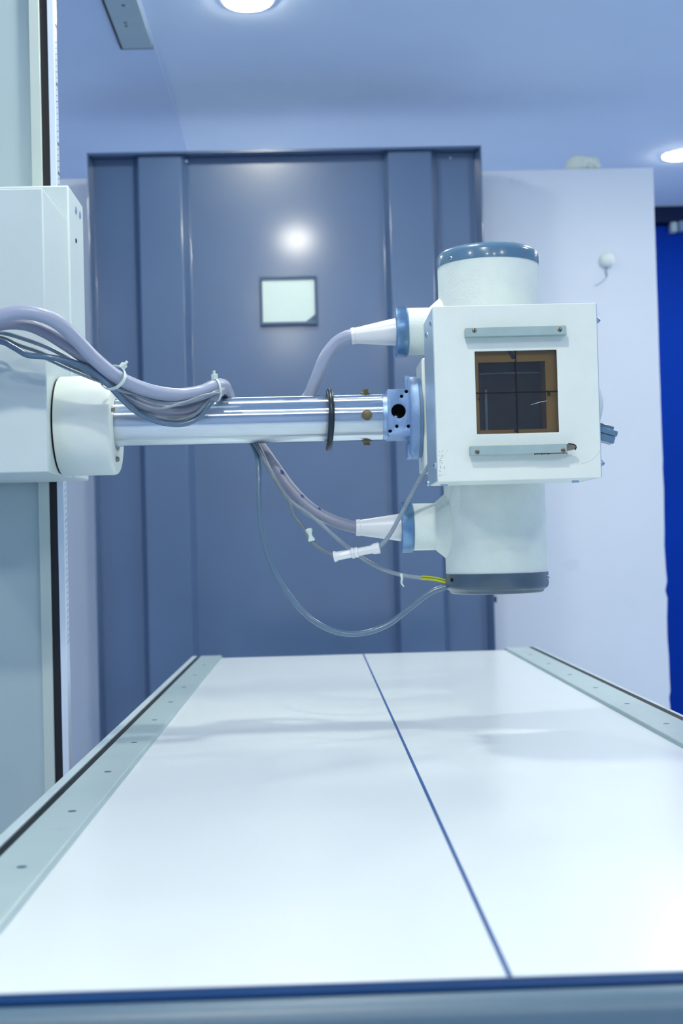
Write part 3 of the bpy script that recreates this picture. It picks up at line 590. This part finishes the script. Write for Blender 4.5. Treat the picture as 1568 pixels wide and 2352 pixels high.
tie(c1_, P(275, 888, 1.815)-P(235, 850, 1.79), 0.0178, 0.0275, 'white nylon tie around the bundle above the round drum', Vector((0.5, -0.2, 1.0)))
c2_ = P(496, 896, 1.885)
tie(c2_, Vector((0.85, 0.55, 0.1)), 0.0155, 0.013, 'white nylon tie where the bundle bends behind the arm', Vector((-0.3, -0.2, 1)), 0.003)

# ------------------------------------------------------------ x-ray table
t = thing('x_ray_table', 'long glossy white examination table with grey side rails and blue centre line', 'table', (0.1145, 2.0, 0))
T0, T1, TZ, XC = 0.8125, 3.170, 0.78, 0.1145
XLi, XRi = -0.2275, 0.4590
tp = box_obj('tabletop', M['top'], t, XLi-0.02, XRi+0.02, T0, T1, TZ-0.018, TZ, 0.0008)
box_obj('centre_line', M['line'], tp, XC-0.0018, XC+0.0018, T0, T1-0.001, TZ-0.0005, TZ+0.00025, label='thin blue centre line')
box_obj('edge_seal', M['seal'], t, XLi-0.05, XRi+0.05, T0-0.0165, T0+0.0003, TZ-0.025, TZ-0.0012, label='dark blue seal at the near end')
# rails: flat screwed strip, dark groove, upright outer rail
def rail(sgn, xi, xo, g0, g1, ox, screws):
    lo, hi = min(xi, xo), max(xi, xo)
    bm = B(); prism(bm, [(xi, TZ+0.0002), (xi+sgn*0.0012, TZ+0.0035), (xi+sgn*0.003, TZ+0.0052), (xo, TZ+0.0052), (xo, TZ-0.02), (xi, TZ-0.02)], 'y', T0+0.0008, T1+0.022)
    r = obj('side_rail', bm, M['rail'], t, 0.0008, label='grey side rail with countersunk screws')
    for yy in screws:
        bm = B(); lathe(bm, ((-0.2515 if sgn < 0 else 0.4885), yy, TZ+0.0051), (0, 0, 1), [(-0.0005, 0.0046), (0.0003, 0.0044)], 20); obj('screw', bm, M['holeblue'], r)
    a, b = sorted((g0, g1)); box_obj('rail_groove', M['groove'], t, a, b, T0+0.0008, T1+0.022, TZ-0.03, TZ+(0.0022 if sgn < 0 else 0.0046))
    a, b = sorted((g1, ox)); box_obj('outer_rail', M['railw'], t, a, b, T0+0.0008, T1+0.03, TZ-0.045, TZ+0.0048, 0.0012)
sy = [1.110+0.2295*k for k in range(-1, 9)]
rail(-1, XLi, -0.2795, -0.2795, -0.2900, -0.3010, [y for y in sy if y < T1])
rail(1, XRi, 0.5190, 0.5190, 0.5300, 0.5370, [y-0.195+0.23-0.005 for y in sy if y < T1-0.05])
bm = B(); prism(bm, [(T0-0.0166, TZ-0.004), (T0-0.018, TZ-0.0028), (T0-0.026, TZ-0.0032), (T0-0.033, TZ-0.0068), (T0-0.036, TZ-0.013), (T0-0.036, TZ-0.075), (T0-0.0166, TZ-0.075)], 'x', -0.301, 0.537)
obj('end_rail', bm, M['endrail'], t, 0.001, ang=50)
bm = B(); bx(bm, -0.29, 0.525, T1+0.0, T1+0.02, TZ-0.06, TZ-0.001); obj('far_end_rail', bm, M['rail'], t, 0.002)
bm = B(); bx(bm, -0.272, 0.510, T0-0.005, T1, TZ-0.13, TZ-0.03); obj('table_frame', bm, M['endrail'], t, 0.004)
bm = B(); bx(bm, -0.16, 0.39, 1.35, 2.7, 0.04, TZ-0.13); obj('pedestal', bm, M['carr'], t, 0.01)
bm = B(); bx(bm, -0.20, 0.43, 1.25, 2.8, 0.0, 0.04); obj('floor_base', bm, M['endrail'], t, 0.005)
